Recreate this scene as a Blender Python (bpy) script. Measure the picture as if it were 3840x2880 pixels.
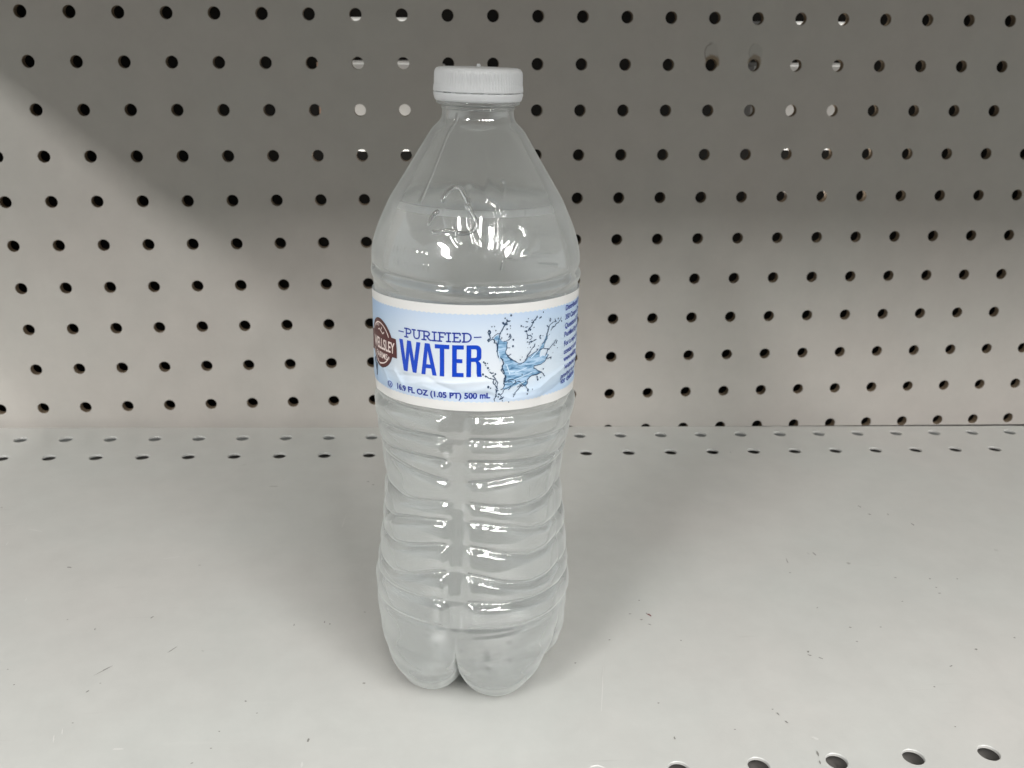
import bpy, bmesh, math, random
import numpy as np
from mathutils import Matrix, Vector, noise
random.seed(7)
for o in list(bpy.data.objects): bpy.data.objects.remove(o)
scn = bpy.context.scene
COL = scn.collection

# ------------------------------------------------------------------ camera
R = [[0.9955917861, 0.0044309433, -0.0936875771],
     [-0.0893510347, 0.3485428472, -0.9330242635],
     [0.0285199572, 0.9372823749, 0.3474023052]]
CAM = (0.2154140971, -0.5521874831, 0.2306113624)
cam = bpy.data.cameras.new('camera'); cam_ob = bpy.data.objects.new('camera', cam); COL.objects.link(cam_ob)
cam_ob.matrix_world = Matrix([[*R[0], CAM[0]], [*R[1], CAM[1]], [*R[2], CAM[2]], [0, 0, 0, 1]])
cam.sensor_width = 36; cam.sensor_fit = 'HORIZONTAL'; cam.lens = 3447.125 / 3840 * 36
cam.clip_start = 0.01; cam.clip_end = 50
cam.dof.use_dof = True; cam.dof.focus_distance = 0.315; cam.dof.aperture_fstop = cam.lens / 1000 / 0.0011
scn.camera = cam_ob
# ------------------------------------------------------------------ world, lamps, exposure
w = bpy.data.worlds.new('World'); scn.world = w; w.use_nodes = True
wb = w.node_tree.nodes['Background']; wb.inputs[0].default_value = (0.96, 0.98, 1.0, 1); wb.inputs[1].default_value = 1.0
# the shop round the bay: dim in front, bright along the aisle to either side
_t = w.node_tree; _tc = _t.nodes.new('ShaderNodeTexCoord'); _sp = _t.nodes.new('ShaderNodeSeparateXYZ'); _ab = _t.nodes.new('ShaderNodeMath'); _ab.operation = 'ABSOLUTE'
_r = _t.nodes.new('ShaderNodeValToRGB'); _e = _r.color_ramp.elements
_e[0].position = 0.45; _e[0].color = (0.110, 0.109, 0.107, 1); _e[1].position = 0.93; _e[1].color = (0.66, 0.69, 0.69, 1)
_t.links.new(_tc.outputs['Generated'], _sp.inputs[0]); _t.links.new(_sp.outputs[0], _ab.inputs[0]); _t.links.new(_ab.outputs[0], _r.inputs[0]); _t.links.new(_r.outputs[0], wb.inputs[0])
scn.view_settings.view_transform = 'Standard'; scn.view_settings.look = 'None'
scn.view_settings.exposure = 0; scn.view_settings.gamma = 1; scn.view_settings.use_curve_mapping = False
scn.render.engine = 'CYCLES'
c = scn.cycles
c.max_bounces = 20; c.transmission_bounces = 16; c.glossy_bounces = 6; c.diffuse_bounces = 5; c.transparent_max_bounces = 16
c.caustics_reflective = False; c.caustics_refractive = True; c.sample_clamp_indirect = 25; c.blur_glossy = 0.5
try:
    c.use_denoising = True; c.denoiser = 'OPENIMAGEDENOISE'; c.denoising_input_passes = 'RGB_ALBEDO_NORMAL'
except Exception: pass

def strip_lamp(name, loc, target, sx, sy, power, col=(1, 0.985, 0.95)):
    l = bpy.data.lights.new(name, 'AREA'); l.shape = 'RECTANGLE'; l.size = sx; l.size_y = sy; l.energy = power; l.color = col
    o = bpy.data.objects.new(name, l); COL.objects.link(o); o.location = loc
    d = Vector(target) - Vector(loc); o.rotation_euler = d.to_track_quat('-Z', 'Y').to_euler(); return o
T = (0.23, -0.2, 0.05)
# fluorescent strips on the store's ceiling, running away from the bay
def tube(x, y0, y1, z, wd, power):
    l = bpy.data.lights.new('ceiling_strip', 'AREA'); l.shape = 'RECTANGLE'; l.size = wd; l.size_y = abs(y1 - y0); l.energy = power; l.color = (1, 0.99, 0.965)
    o = bpy.data.objects.new('ceiling_strip', l); COL.objects.link(o); o.location = (x, (y0 + y1) / 2, z)
tube(-2.0, -2.3, -3.9, 1.9, 0.28, 146)
for i in range(5): tube(0.95 + 0.50 * i, -2.4, -3.9, 1.9, 0.10, 35)
tube(0.30, -1.3, -3.4, 1.9, 0.10, 20)
tube(-0.90, -1.2, -2.3, 1.9, 0.10, 18)
tube(1.45, -1.2, -2.3, 1.9, 0.10, 25)
for _x in (0.19, 0.455):  # lights added inside the hollow to brighten the cartons
    strip_lamp('added_carton_light', (_x, 0.014, 0.285), (_x, 0.022, 0.22), 0.07, 0.006, 0.022)
    strip_lamp('added_carton_light', (_x, 0.021, 0.140), (_x, 0.027, 0.18), 0.05, 0.005, 0.05)

# ------------------------------------------------------------------ helpers
def link(name, me, mats, parent=None, smooth=False):
    o = bpy.data.objects.new(name, me); COL.objects.link(o)
    for m in (mats if isinstance(mats, (list, tuple)) else [mats]): me.materials.append(m)
    if smooth: me.polygons.foreach_set('use_smooth', [True] * len(me.polygons))
    if parent: o.parent = parent
    return o
def mesh(verts, faces, mi=None):
    me = bpy.data.meshes.new('m'); me.from_pydata([tuple(map(float, v)) for v in verts], [], [tuple(map(int, f)) for f in faces])
    if mi is not None: me.polygons.foreach_set('material_index', np.array(mi, dtype=np.int32))
    me.update(); return me
def tag(o, label=None, cat=None, group=None, kind=None):
    if label: o['label'] = label
    if cat: o['category'] = cat
    if group: o['group'] = group
    if kind: o['kind'] = kind
def box_mesh(x0, x1, y0, y1, z0, z1, bev=0.0):
    bm = bmesh.new(); bmesh.ops.create_cube(bm, size=1)
    for v in bm.verts:
        v.co = ((x0 + x1) / 2 + v.co.x * (x1 - x0), (y0 + y1) / 2 + v.co.y * (y1 - y0), (z0 + z1) / 2 + v.co.z * (z1 - z0))
    if bev: bmesh.ops.bevel(bm, geom=bm.edges[:], offset=bev, segments=3, affect='EDGES')
    me = bpy.data.meshes.new('b'); bm.to_mesh(me); bm.free(); return me
def mat(name):
    m = bpy.data.materials.new(name); m.use_nodes = True
    nt = m.node_tree; return m, nt, nt.nodes['Principled BSDF']
def N(nt, t, **k):
    n = nt.nodes.new(t)
    for a, b in k.items():
        if a.startswith('i_'): n.inputs[a[2:].replace('_', ' ')].default_value = b
        else: setattr(n, a, b)
    return n
def ramp(nt, fac, stops):
    r = nt.nodes.new('ShaderNodeValToRGB'); e = r.color_ramp.elements
    while len(e) < len(stops): e.new(0.5)
    for el, (p, col) in zip(e, stops): el.position = p; el.color = (*col, 1) if len(col) == 3 else col
    nt.links.new(fac, r.inputs[0]); return r
def mixc(nt, fac, a, b, mode='MIX'):
    m = nt.nodes.new('ShaderNodeMix'); m.data_type = 'RGBA'; m.blend_type = mode
    for s, v in ((0, fac), (6, a), (7, b)):
        if isinstance(v, (int, float)): m.inputs[s].default_value = v
        elif isinstance(v, tuple): m.inputs[s].default_value = (*v, 1)
        else: nt.links.new(v, m.inputs[s])
    return m.outputs[2]
def mth(nt, op, a, b=None, cl=False):
    m = nt.nodes.new('ShaderNodeMath'); m.operation = op; m.use_clamp = cl
    for i, v in enumerate((a, b)):
        if v is None: continue
        if isinstance(v, (int, float)): m.inputs[i].default_value = v
        else: nt.links.new(v, m.inputs[i])
    return m.outputs[0]

# ------------------------------------------------------------------ painted metal / hardboard materials
def paint(name, base, rough, spec_scale, grime):
    m, nt, b = mat(name); L = nt.links
    tc = N(nt, 'ShaderNodeTexCoord'); ob = tc.outputs['Object']
    n1 = N(nt, 'ShaderNodeTexNoise', i_Scale=9.0, i_Detail=3.0); L.new(ob, n1.inputs['Vector'])
    tint = ramp(nt, n1.outputs['Fac'], [(0.35, tuple(x * y for x, y in zip(base, (1.0, 0.985, 0.97)))), (0.65, tuple(x * y for x, y in zip(base, (0.985, 1.0, 0.985))))])
    col = tint.outputs[0]
    n2 = N(nt, 'ShaderNodeTexNoise', i_Scale=55.0, i_Detail=6.0, i_Roughness=0.65); L.new(ob, n2.inputs['Vector'])
    mo = ramp(nt, n2.outputs['Fac'], [(0.3, (0.955,) * 3), (0.7, (1.03,) * 3)]); col = mixc(nt, 1.0, col, mo.outputs[0], 'MULTIPLY')
    if grime:
        # sparse dark specks, each with its own size
        v = N(nt, 'ShaderNodeTexVoronoi', i_Scale=62.0); v.feature = 'F1'
        wn = N(nt, 'ShaderNodeTexNoise', i_Scale=600.0, i_Detail=2.0); L.new(ob, wn.inputs['Vector'])
        ad = N(nt, 'ShaderNodeVectorMath', operation='MULTIPLY_ADD'); ad.inputs[1].default_value = (0.0016,) * 3
        L.new(wn.outputs['Color'], ad.inputs[0]); L.new(ob, ad.inputs[2]); L.new(ad.outputs[0], v.inputs['Vector'])
        sp = N(nt, 'ShaderNodeSeparateColor'); L.new(v.outputs['Color'], sp.inputs[0])
        rad = mth(nt, 'MULTIPLY', mth(nt, 'POWER', sp.outputs[0], 7.0), 0.085)
        sm = mth(nt, 'MULTIPLY', mth(nt, 'SUBTRACT', rad, v.outputs['Distance']), 45.0, True)
        sm = mth(nt, 'MULTIPLY', sm, mth(nt, 'MULTIPLY', sp.outputs[1], 0.8))
        col = mixc(nt, sm, col, (0.20, 0.19, 0.175))
        # faint pale scrape marks
        for rot, sc, seed, amt, cc in ((0.9, (14, 160, 1), 3.0, 0.08, (0.70, 0.69, 0.66)), (1.9, (18, 230, 1), 8.0, 0.22, (0.34, 0.33, 0.31)), (0.15, (10, 190, 1), 5.0, 0.07, (0.70, 0.69, 0.66))):
            mp = N(nt, 'ShaderNodeMapping'); mp.inputs['Rotation'].default_value = (0, 0, rot); mp.inputs['Scale'].default_value = sc; mp.inputs['Location'].default_value = (seed, seed, 0)
            L.new(ob, mp.inputs[0]); s = N(nt, 'ShaderNodeTexNoise', i_Scale=1.6, i_Detail=1.5); L.new(mp.outputs[0], s.inputs['Vector'])
            k = N(nt, 'ShaderNodeTexNoise', i_Scale=30.0, i_Detail=1.0); L.new(ob, k.inputs['Vector'])
            f = mth(nt, 'MULTIPLY', mth(nt, 'MULTIPLY', mth(nt, 'SUBTRACT', s.outputs['Fac'], 0.70), 14.0, True), mth(nt, 'MULTIPLY', mth(nt, 'SUBTRACT', k.outputs['Fac'], 0.5), 9.0, True))
            col = mixc(nt, mth(nt, 'MULTIPLY', f, amt), col, cc)
    L.new(col, b.inputs['Base Color'])
    b.inputs['Roughness'].default_value = rough; b.inputs['Specular IOR Level'].default_value = spec_scale
    rr = ramp(nt, n2.outputs['Fac'], [(0.3, (rough - 0.01,) * 3), (0.7, (rough + 0.02,) * 3)]); L.new(rr.outputs[0], b.inputs['Roughness'])
    bp = N(nt, 'ShaderNodeBump', i_Strength=0.10, i_Distance=0.0004); n3 = N(nt, 'ShaderNodeTexNoise', i_Scale=420.0, i_Detail=3.0); L.new(ob, n3.inputs['Vector'])
    L.new(n3.outputs['Fac'], bp.inputs['Height']); L.new(bp.outputs[0], b.inputs['Normal'])
    return m, nt, b, col, ob
m_board, ntb, bb, colb, obb = paint('board_paint', (0.50, 0.474, 0.448), 0.50, 0.30, False)
D = 0.0254
for hx, hz, a in ((15 * D, -1 * D, 1.0), (16 * D, -1 * D, 0.8)):   # rust stains that ran round two of the holes
    def dist(cx, cz, sx=1.0, sz=1.0):
        s = N(ntb, 'ShaderNodeVectorMath', operation='SUBTRACT'); ntb.links.new(obb, s.inputs[0]); s.inputs[1].default_value = (cx, 0, cz)
        q = N(ntb, 'ShaderNodeVectorMath', operation='MULTIPLY'); ntb.links.new(s.outputs[0], q.inputs[0]); q.inputs[1].default_value = (sx, 0, sz)
        l = N(ntb, 'ShaderNodeVectorMath', operation='LENGTH'); ntb.links.new(q.outputs[0], l.inputs[0]); return l.outputs['Value']
    nz = N(ntb, 'ShaderNodeTexNoise', i_Scale=260.0, i_Detail=3.0); ntb.links.new(obb, nz.inputs['Vector'])
    wob = mth(ntb, 'MULTIPLY', mth(ntb, 'SUBTRACT', nz.outputs['Fac'], 0.5), 0.003)
    d1 = mth(ntb, 'ADD', dist(hx + .0003, hz + .0017, 1, 1), wob)
    f1 = mth(ntb, 'MULTIPLY', mth(ntb, 'SUBTRACT', 0.0046, d1), 900.0, True)
    colb = mixc(ntb, mth(ntb, 'MULTIPLY', f1, 0.75 * a), colb, (0.17, 0.095, 0.02))
    d2 = mth(ntb, 'ADD', dist(hx - .0002 + (.0008 if a < 1 else 0), hz + .0070, 1, .85), wob)
    fill = mth(ntb, 'MULTIPLY', mth(ntb, 'SUBTRACT', 0.0043, d2), 1500.0, True)
    colb = mixc(ntb, mth(ntb, 'MULTIPLY', fill, 0.14 if a == 1 else 0.17), colb, (0.22, 0.215, 0.20))
    ringd = mth(ntb, 'ABSOLUTE', mth(ntb, 'SUBTRACT', d2, 0.0042)); rg = mth(ntb, 'MULTIPLY', mth(ntb, 'SUBTRACT', 0.0006, ringd), 2000.0, True)
    sx = N(ntb, 'ShaderNodeSeparateXYZ'); ntb.links.new(obb, sx.inputs[0])
    side = mth(ntb, 'MULTIPLY', mth(ntb, 'SUBTRACT', hx + .0005, sx.outputs[0]), 500.0, True)
    colb = mixc(ntb, mth(ntb, 'MULTIPLY', mth(ntb, 'MULTIPLY', rg, side), 0.5 * a * a * a), colb, (0.13, 0.10, 0.085))
ntb.links.new(colb, bb.inputs['Base Color'])
m_hole, nth, bh = mat('raw_hardboard'); nn = N(nth, 'ShaderNodeTexNoise', i_Scale=900.0, i_Detail=4.0)
rr = ramp(nth, nn.outputs['Fac'], [(0.3, (0.13, 0.095, 0.06)), (0.7, (0.30, 0.225, 0.15))]); nth.links.new(rr.outputs[0], bh.inputs['Base Color']); bh.inputs['Roughness'].default_value = 0.9
m_shelf, nts, bs, _, _ = paint('shelf_enamel', (0.548, 0.545, 0.53), 0.29, 0.5, True)
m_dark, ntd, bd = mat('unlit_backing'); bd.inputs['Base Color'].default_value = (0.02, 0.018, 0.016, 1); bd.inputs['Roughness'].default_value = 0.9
m_tray, ntt, bt = mat('grey_underside'); bt.inputs['Base Color'].default_value = (0.17, 0.16, 0.15, 1); bt.inputs['Roughness'].default_value = 0.6

# ------------------------------------------------------------------ perforated sheets
def cells(cells_, hw, rad, thick, nseg=24):
    """cells_: list of (cx, cy, hx, hy) square centres with hole centres, in a local 2-D frame; returns verts (u, v, depth), faces, mat ids"""
    V, F, MI = [], [], []
    an = np.arange(nseg) * 2 * np.pi / nseg
    ca, sa = np.cos(an), np.sin(an); k = 1 / np.maximum(abs(ca), abs(sa))
    for cx, cy, hx, hy, wx, wy in cells_:
        b = len(V)
        for i in range(nseg): V.append((cx + wx * ca[i] * k[i], cy + wy * sa[i] * k[i], 0))
        for i in range(nseg): V.append((hx + (rad + .00025) * ca[i], hy + (rad + .00025) * sa[i], 0))
        for i in range(nseg): V.append((hx + rad * ca[i], hy + rad * sa[i], .0003))
        for i in range(nseg): V.append((hx + rad * ca[i], hy + rad * sa[i], thick))
        for i in range(nseg): V.append((cx + wx * ca[i] * k[i], cy + wy * sa[i] * k[i], thick))
        for i in range(nseg):
            j = (i + 1) % nseg
            for a in range(4):
                F.append((b + a * nseg + i, b + a * nseg + j, b + (a + 1) * nseg + j, b + (a + 1) * nseg + i)); MI.append(1 if a == 2 else 0)
    return V, F, MI

TH = -math.atan(0.02147)
PANEL = Matrix.Translation((0, 0, 0.239297)) @ Matrix.Rotation(TH, 4, 'Y')
V, F, MI = cells([(c_ * D, -r_ * D, c_ * D, -r_ * D, D / 2, D / 2) for c_ in range(-22, 47) for r_ in range(-14, 12)], D / 2, 0.00338, 0.0047)
V = [(x, d, z) for x, z, d in V]
board = link('pegboard', mesh(V, F, MI), [m_board, m_hole]); board.matrix_world = PANEL
tag(board, 'beige grey perforated pegboard back panel standing upright behind the bottle', 'pegboard', kind='structure')
# dark hollow behind it (five sides, open towards the panel)
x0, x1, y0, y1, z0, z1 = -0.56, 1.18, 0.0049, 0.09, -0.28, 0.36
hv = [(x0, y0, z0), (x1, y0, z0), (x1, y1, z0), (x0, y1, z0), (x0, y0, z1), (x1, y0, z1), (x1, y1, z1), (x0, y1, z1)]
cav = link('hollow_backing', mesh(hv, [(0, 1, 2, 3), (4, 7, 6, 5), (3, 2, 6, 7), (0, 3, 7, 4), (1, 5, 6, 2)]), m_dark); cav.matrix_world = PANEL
tag(cav, kind='structure')

# shelf
ANG = -0.00494; P = 0.02600
ca, sa = math.cos(ANG), math.sin(ANG)
ox, oy = -0.0259, -0.0246       # first hole of the back row
cl = []
NB = range(-26, 52)
for c_ in NB:
    for r_ in (0, 1): cl.append((c_ * P, -r_ * P, c_ * P, -r_ * P, P / 2, P / 2))
xa, xb = (NB[0] - .5) * P, (NB[-1] + .5) * P
PF = 0.0281
fx0, fy0 = 0.4134 - ox, -0.3091 - oy
fxl, fyl = fx0 * ca + fy0 * sa, -fx0 * sa + fy0 * ca
n0 = math.floor((xa - fxl) / PF) + 1; n1 = math.floor((xb - fxl) / PF)
fr = []
for i in range(n0, n1): fr.append((fxl + i * PF, fyl, fxl + i * PF, fyl + 0.0165 * max(-.2, min(.1, i * PF)), PF / 2, PF / 2))
cl += fr
V, F, MI = cells(cl, 0, 0.0037, 0.0012)
MI = [0] * len(MI)
def quad(a, b_, c_, d_, z=0):
    k = len(V); V.extend([(*a, z), (*b_, z), (*c_, z), (*d_, z)]); F.append((k, k + 1, k + 2, k + 3)); MI.append(0)
yb0, yb1 = P / 2, -1.5 * P
def edge(x): return 0.0246 - 0.0058 - 0.0113 * x
yf1, yf0 = fyl + PF / 2, fyl - PF / 2
fa, fb = fxl + (n0 - .5) * PF, fxl + (n1 - .5) * PF
YF = -0.40
# the back edge: fine slightly uneven rolled rim
nx = 260; xs = [xa + (xb - xa) * i / nx for i in range(nx + 1)]
def wav(x): return edge(x) + 0.00035 * noise.noise((x * 60, 3.1, 0))
for i in range(nx):
    a, b_ = xs[i], xs[i + 1]; ea, eb = wav(a), wav(b_)
    quad((a, yb0), (b_, yb0), (b_, eb - .0012), (a, ea - .0012))
    prof_ = [(-.0012, 0), (-.0006, .00016), (-.0002, .0005), (0, .0011), (0, .02)]
    for (p0, q0), (p1, q1) in zip(prof_, prof_[1:]):
        k = len(V); V.extend([(a, ea + p0, q0), (b_, eb + p0, q0), (b_, eb + p1, q1), (a, ea + p1, q1)]); F.append((k, k + 1, k + 2, k + 3)); MI.append(0)
quad((xa, yf1), (xb, yf1), (xb, yb1), (xa, yb1))
quad((xa, YF), (xb, YF), (xb, yf0), (xa, yf0))
quad((xa, yf0), (fa, yf0), (fa, yf1), (xa, yf1)); quad((fb, yf0), (xb, yf0), (xb, yf1), (fb, yf1))
k = len(V); V.extend([(xa, YF, 0), (xb, YF, 0), (xb, YF, .03), (xa, YF, .03)]); F.append((k, k + 1, k + 2, k + 3)); MI.append(0)
W = [(ox + x * ca - y * sa, oy + x * sa + y * ca, -d) for x, y, d in V]
shelf = link('metal_shelf', mesh(W, F, MI), m_shelf)
bm = bmesh.new(); bm.from_mesh(shelf.data); bmesh.ops.remove_doubles(bm, verts=bm.verts, dist=2e-5); bmesh.ops.recalc_face_normals(bm, faces=bm.faces); bm.to_mesh(shelf.data); bm.free()
tag(shelf, 'pale grey enamelled metal shelf deck carrying the bottle, scuffed, holes along back and front', 'shelf', kind='structure')
tr = link('shelf_underside', box_mesh(-.68, 1.28, -.395, -.022, -.0055, -.0042), m_tray, shelf)

# marks on the deck: (x, y, length mm, width mm, angle deg, colour)
grm = [('dark_scuff', (0.24, 0.235, 0.22)), ('red_scuff', (0.17, 0.04, 0.045)), ('pale_scuff', (0.625, 0.62, 0.60))]
gm = []
for n_, c_ in grm:
    m_, nt_, b_ = mat(n_); b_.inputs['Base Color'].default_value = (*c_, 1); b_.inputs['Roughness'].default_value = 0.6; gm.append(m_)
SPOTS = [(0.1005, -0.2123, 2.2, 0.7, 61, 0), (0.0798, -0.2196, 1.6, 0.5, 100, 0), (0.0911, -0.2474, 7.5, 0.28, 46, 0), (0.0928, -0.2454, 4, 0.4, 43, 0), (0.0897, -0.2588, 1.5, 0.5, 59, 0), (0.0929, -0.2544, 0.7, 0.4, 14, 0), (0.0615, -0.2535, 0.7, 0.6, -3, 0), (0.1143, -0.2351, 5, 0.5, 57, 0), (0.1603, -0.2205, 1.6, 0.45, 88, 0), (0.175, -0.2206, 1.3, 0.6, 89, 0), (0.1727, -0.2192, 1.8, 0.4, 93, 0), (0.1488, -0.2675, 0.8, 0.8, -3, 0), (0.154, -0.2743, 0.6, 0.5, -3, 0), (0.1424, -0.2831, 0.6, 0.5, -3, 0), (0.1413, -0.2913, 0.6, 0.5, -3, 0), (0.1364, -0.298, 1, 0.4, 35, 0), (0.0903, -0.2758, 0.7, 0.4, -3, 0), (0.174, -0.2892, 2, 0.8, 82, 0), (0.1834, -0.0874, 1.4, 1, -2, 0), (0.1865, -0.0914, 1.2, 0.9, -2, 0), (0.0529, -0.171, 2.5, 0.8, -19, 0), (0.0555, -0.2442, 0.7, 0.4, -3, 0), (-0.0011, -0.1113, 1, 0.6, 49, 0), (0.133, -0.0917, 5, 0.6, -2, 0), (0.189, -0.2127, 0.9, 0.5, -3, 0), (0.0664, -0.2122, 0.7, 0.5, -3, 0), (0.0102, -0.129, 7, 0.5, 9, 2), (0.0243, -0.1356, 8, 0.7, -20, 2), (0.096, -0.1645, 9, 0.5, 14, 2), (0.1737, -0.1325, 14, 0.4, 85, 2), (0.0882, -0.28, 4, 0.6, 106, 2), (0.0865, -0.2834, 4, 0.5, 107, 2), (0.1099, -0.2898, 4, 0.8, -3, 2), (0.0437, -0.1965, 3, 0.5, 94, 2), (0.0165, -0.1486, 4, 0.6, 97, 2), (0.1733, -0.3008, 3, 0.8, 93, 2), (0.4499, -0.1262, 2.6, 0.8, -69, 0), (0.4513, -0.1351, 2, 1, -49, 0), (0.4614, -0.1355, 1.6, 0.9, -84, 0), (0.4695, -0.1468, 2.6, 0.9, -78, 0), (0.4351, -0.1965, 1.2, 0.9, -3, 0), (0.4513, -0.1982, 1.2, 0.7, 32, 0), (0.4505, -0.2055, 1, 0.8, -3, 0), (0.4494, -0.2103, 1.4, 0.8, -3, 0), (0.4287, -0.2158, 1, 0.6, -3, 0), (0.3878, -0.2188, 1, 0.5, 52, 0), (0.3962, -0.2339, 1.1, 0.8, 32, 0), (0.4096, -0.2343, 0.9, 0.6, -3, 0), (0.3712, -0.2494, 1.7, 0.8, 63, 0), (0.371, -0.2517, 1.8, 0.7, -39, 0), (0.3748, -0.2538, 2, 0.6, -39, 0), (0.3947, -0.2437, 0.9, 0.8, -3, 0), (0.4428, -0.2515, 1.3, 0.9, 21, 0), (0.4261, -0.2615, 1.8, 0.6, 32, 0), (0.4645, -0.1988, 1, 0.8, -3, 0), (0.4049, -0.1738, 3, 0.8, -83, 0), (0.3889, -0.1796, 4, 0.5, -97, 0), (0.3863, -0.1901, 0.9, 0.7, -3, 0), (0.464, -0.2446, 1, 0.8, -3, 0), (0.3095, -0.2095, 0.8, 0.7, -3, 0), (0.3033, -0.2195, 1.2, 0.6, -3, 0), (0.3073, -0.2239, 1.1, 0.8, -3, 0), (0.2908, -0.2374, 1, 0.7, -3, 0), (0.2743, -0.2517, 1, 0.7, 37, 0), (0.3101, -0.2276, 1.8, 0.5, -37, 0), (0.3206, -0.2393, 0.7, 0.7, -3, 0), (0.3116, -0.2207, 2.3, 1.0, -53, 1), (0.3106, -0.2196, 1, 0.6, -53, 0), (0.3033, -0.2956, 1.6, 0.6, -90, 0), (0.3264, -0.2925, 0.8, 0.5, -3, 0), (0.344, -0.2827, 0.8, 0.6, -3, 0), (0.3452, -0.2853, 1.5, 0.6, -78, 0), (0.3467, -0.2897, 1.5, 0.6, -66, 0), (0.3019, -0.2769, 0.9, 0.6, -3, 0), (0.4125, -0.2736, 0.8, 0.7, -3, 0), (0.3519, -0.3059, 2.5, 0.7, -98, 0), (0.3509, -0.3103, 2, 0.7, -98, 0), (0.4085, -0.2957, 0.8, 0.6, 19, 0), (0.282, -0.2689, 26, 0.45, 78, 2), (0.354, -0.2985, 3, 1.3, -35, 2)]
V, F, MI = [], [], []
for x, y, ln, wd, an, ci in SPOTS:
    n = 14; k = len(V); V.append((x, y, .00012))
    ca_, sa_ = math.cos(math.radians(an)), math.sin(math.radians(an))
    for i in range(n):
        t = 2 * math.pi * i / n; rr_ = 1 + random.uniform(-.35, .25)
        a, b_ = ln / 2000 * rr_ * math.cos(t), wd / 2000 * rr_ * math.sin(t)
        V.append((x + a * ca_ - b_ * sa_, y + a * sa_ + b_ * ca_, .00012))
    for i in range(n): F.append((k, k + 1 + i, k + 1 + (i + 1) % n)); MI.append(ci)
link('grime', mesh(V, F, MI), gm, shelf)

# the shelf overhead: only its shade on the panel is in the picture
up = link('metal_shelf', box_mesh(-0.18, 1.3, -0.45, -0.004, 0.340, 0.37, 0.002), m_shelf)
tag(up, 'pale metal shelf overhead whose shade crosses the pegboard, above the picture', 'shelf', kind='structure')

# pale goods glimpsed through the holes
m_wc, ntw, bw = mat('white_card'); bw.inputs['Base Color'].default_value = (0.85, 0.85, 0.84, 1); bw.inputs['Roughness'].default_value = 0.6
m_pc, ntp, bpc = mat('peach_card'); bpc.inputs['Base Color'].default_value = (0.75, 0.50, 0.36, 1)
def carton(ca0, ca1, r0, r1, label, peach):
    e = bpy.data.objects.new('white_carton', None); COL.objects.link(e); e.matrix_world = PANEL @ Matrix.Translation(((ca0 + ca1) / 2 * D, .034, -r1 * D))
    tag(e, label, 'carton')
    W2, H = (ca1 - ca0) / 2 * D, (r1 - r0) * D
    link('box', box_mesh(-W2, W2, -.008, .02, 0, H, .002), m_wc, e)
    if peach: link('side_print', box_mesh(-W2 - .0002, -W2 + peach, -.0085, .0, 0.001, H - .001), m_pc, e)
carton(6.0, 8.95, 0.97, 3.02, 'white carton with peach edge seen through holes left of the cap', .007)
carton(6.35, 8.85, 0.03, 0.5, 'small bright carton seen through top row of holes left of the cap', 0)
carton(16.4, 18.85, 0.97, 3.02, 'white carton seen through holes near the top right', 0)
carton(16.45, 18.8, 0.03, 0.5, 'small bright carton seen through top row of holes near the right', 0)

# ------------------------------------------------------------------ bottle
XC, YC, LEAN = 0.2331, -0.2475, -0.003
bottle = bpy.data.objects.new('water_bottle', None); COL.objects.link(bottle); bottle.location = (XC, YC, 0)
tag(bottle, 'clear ribbed plastic water bottle with white cap and blue and white label on the shelf', 'bottle')
SP = -12.5                                   # azimuth of the mould spine in front (0 faces the viewer)
ZT = [(-.01, .0359), (.0268, .0359), (.0346, .0358), (.0417, .0355), (.0512, .0347), (.0602, .0335), (.0714, .0322), (.0782, .0314), (.0830, .0309),
      (.0885, .0310), (.0938, .0318), (.0985, .0326), (.1043, .0336), (.1090, .0341), (.1140, .0345), (.1200, .0342), (.1300, .0343), (.1540, .0344), (.1575, .0347), (.1600, .0349),
      (.1650, .0348), (.1689, .0341), (.1736, .0325), (.1783, .0304), (.1829, .0282), (.1889, .0245), (.1940, .0214), (.1994, .0180), (.2030, .0157), (.2052, .0143),
      (.2058, .0134), (.2066, .0123), (.2080, .0116), (.2095, .0114), (.2118, .0114), (.2122, .0132), (.2136, .0133), (.2140, .0118), (.2150, .0116), (.2230, .0112)]
ztx = np.array([a for a, b in ZT]); zty = np.array([b for a, b in ZT])
def smooth_interp(z):
    m_ = np.array([np.interp(z + d, ztx, zty) for d in (-.0011, -.0004, 0, .0004, .0011)])
    soft = np.mean(m_, 0); return np.where(z > .2115, np.interp(z, ztx, zty), soft)
KZ = np.array([.1188, .1106, .1020, .0935, .0862, .0790, .0705, .0607, .0498, .0398])       # notch heights at the spine
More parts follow.
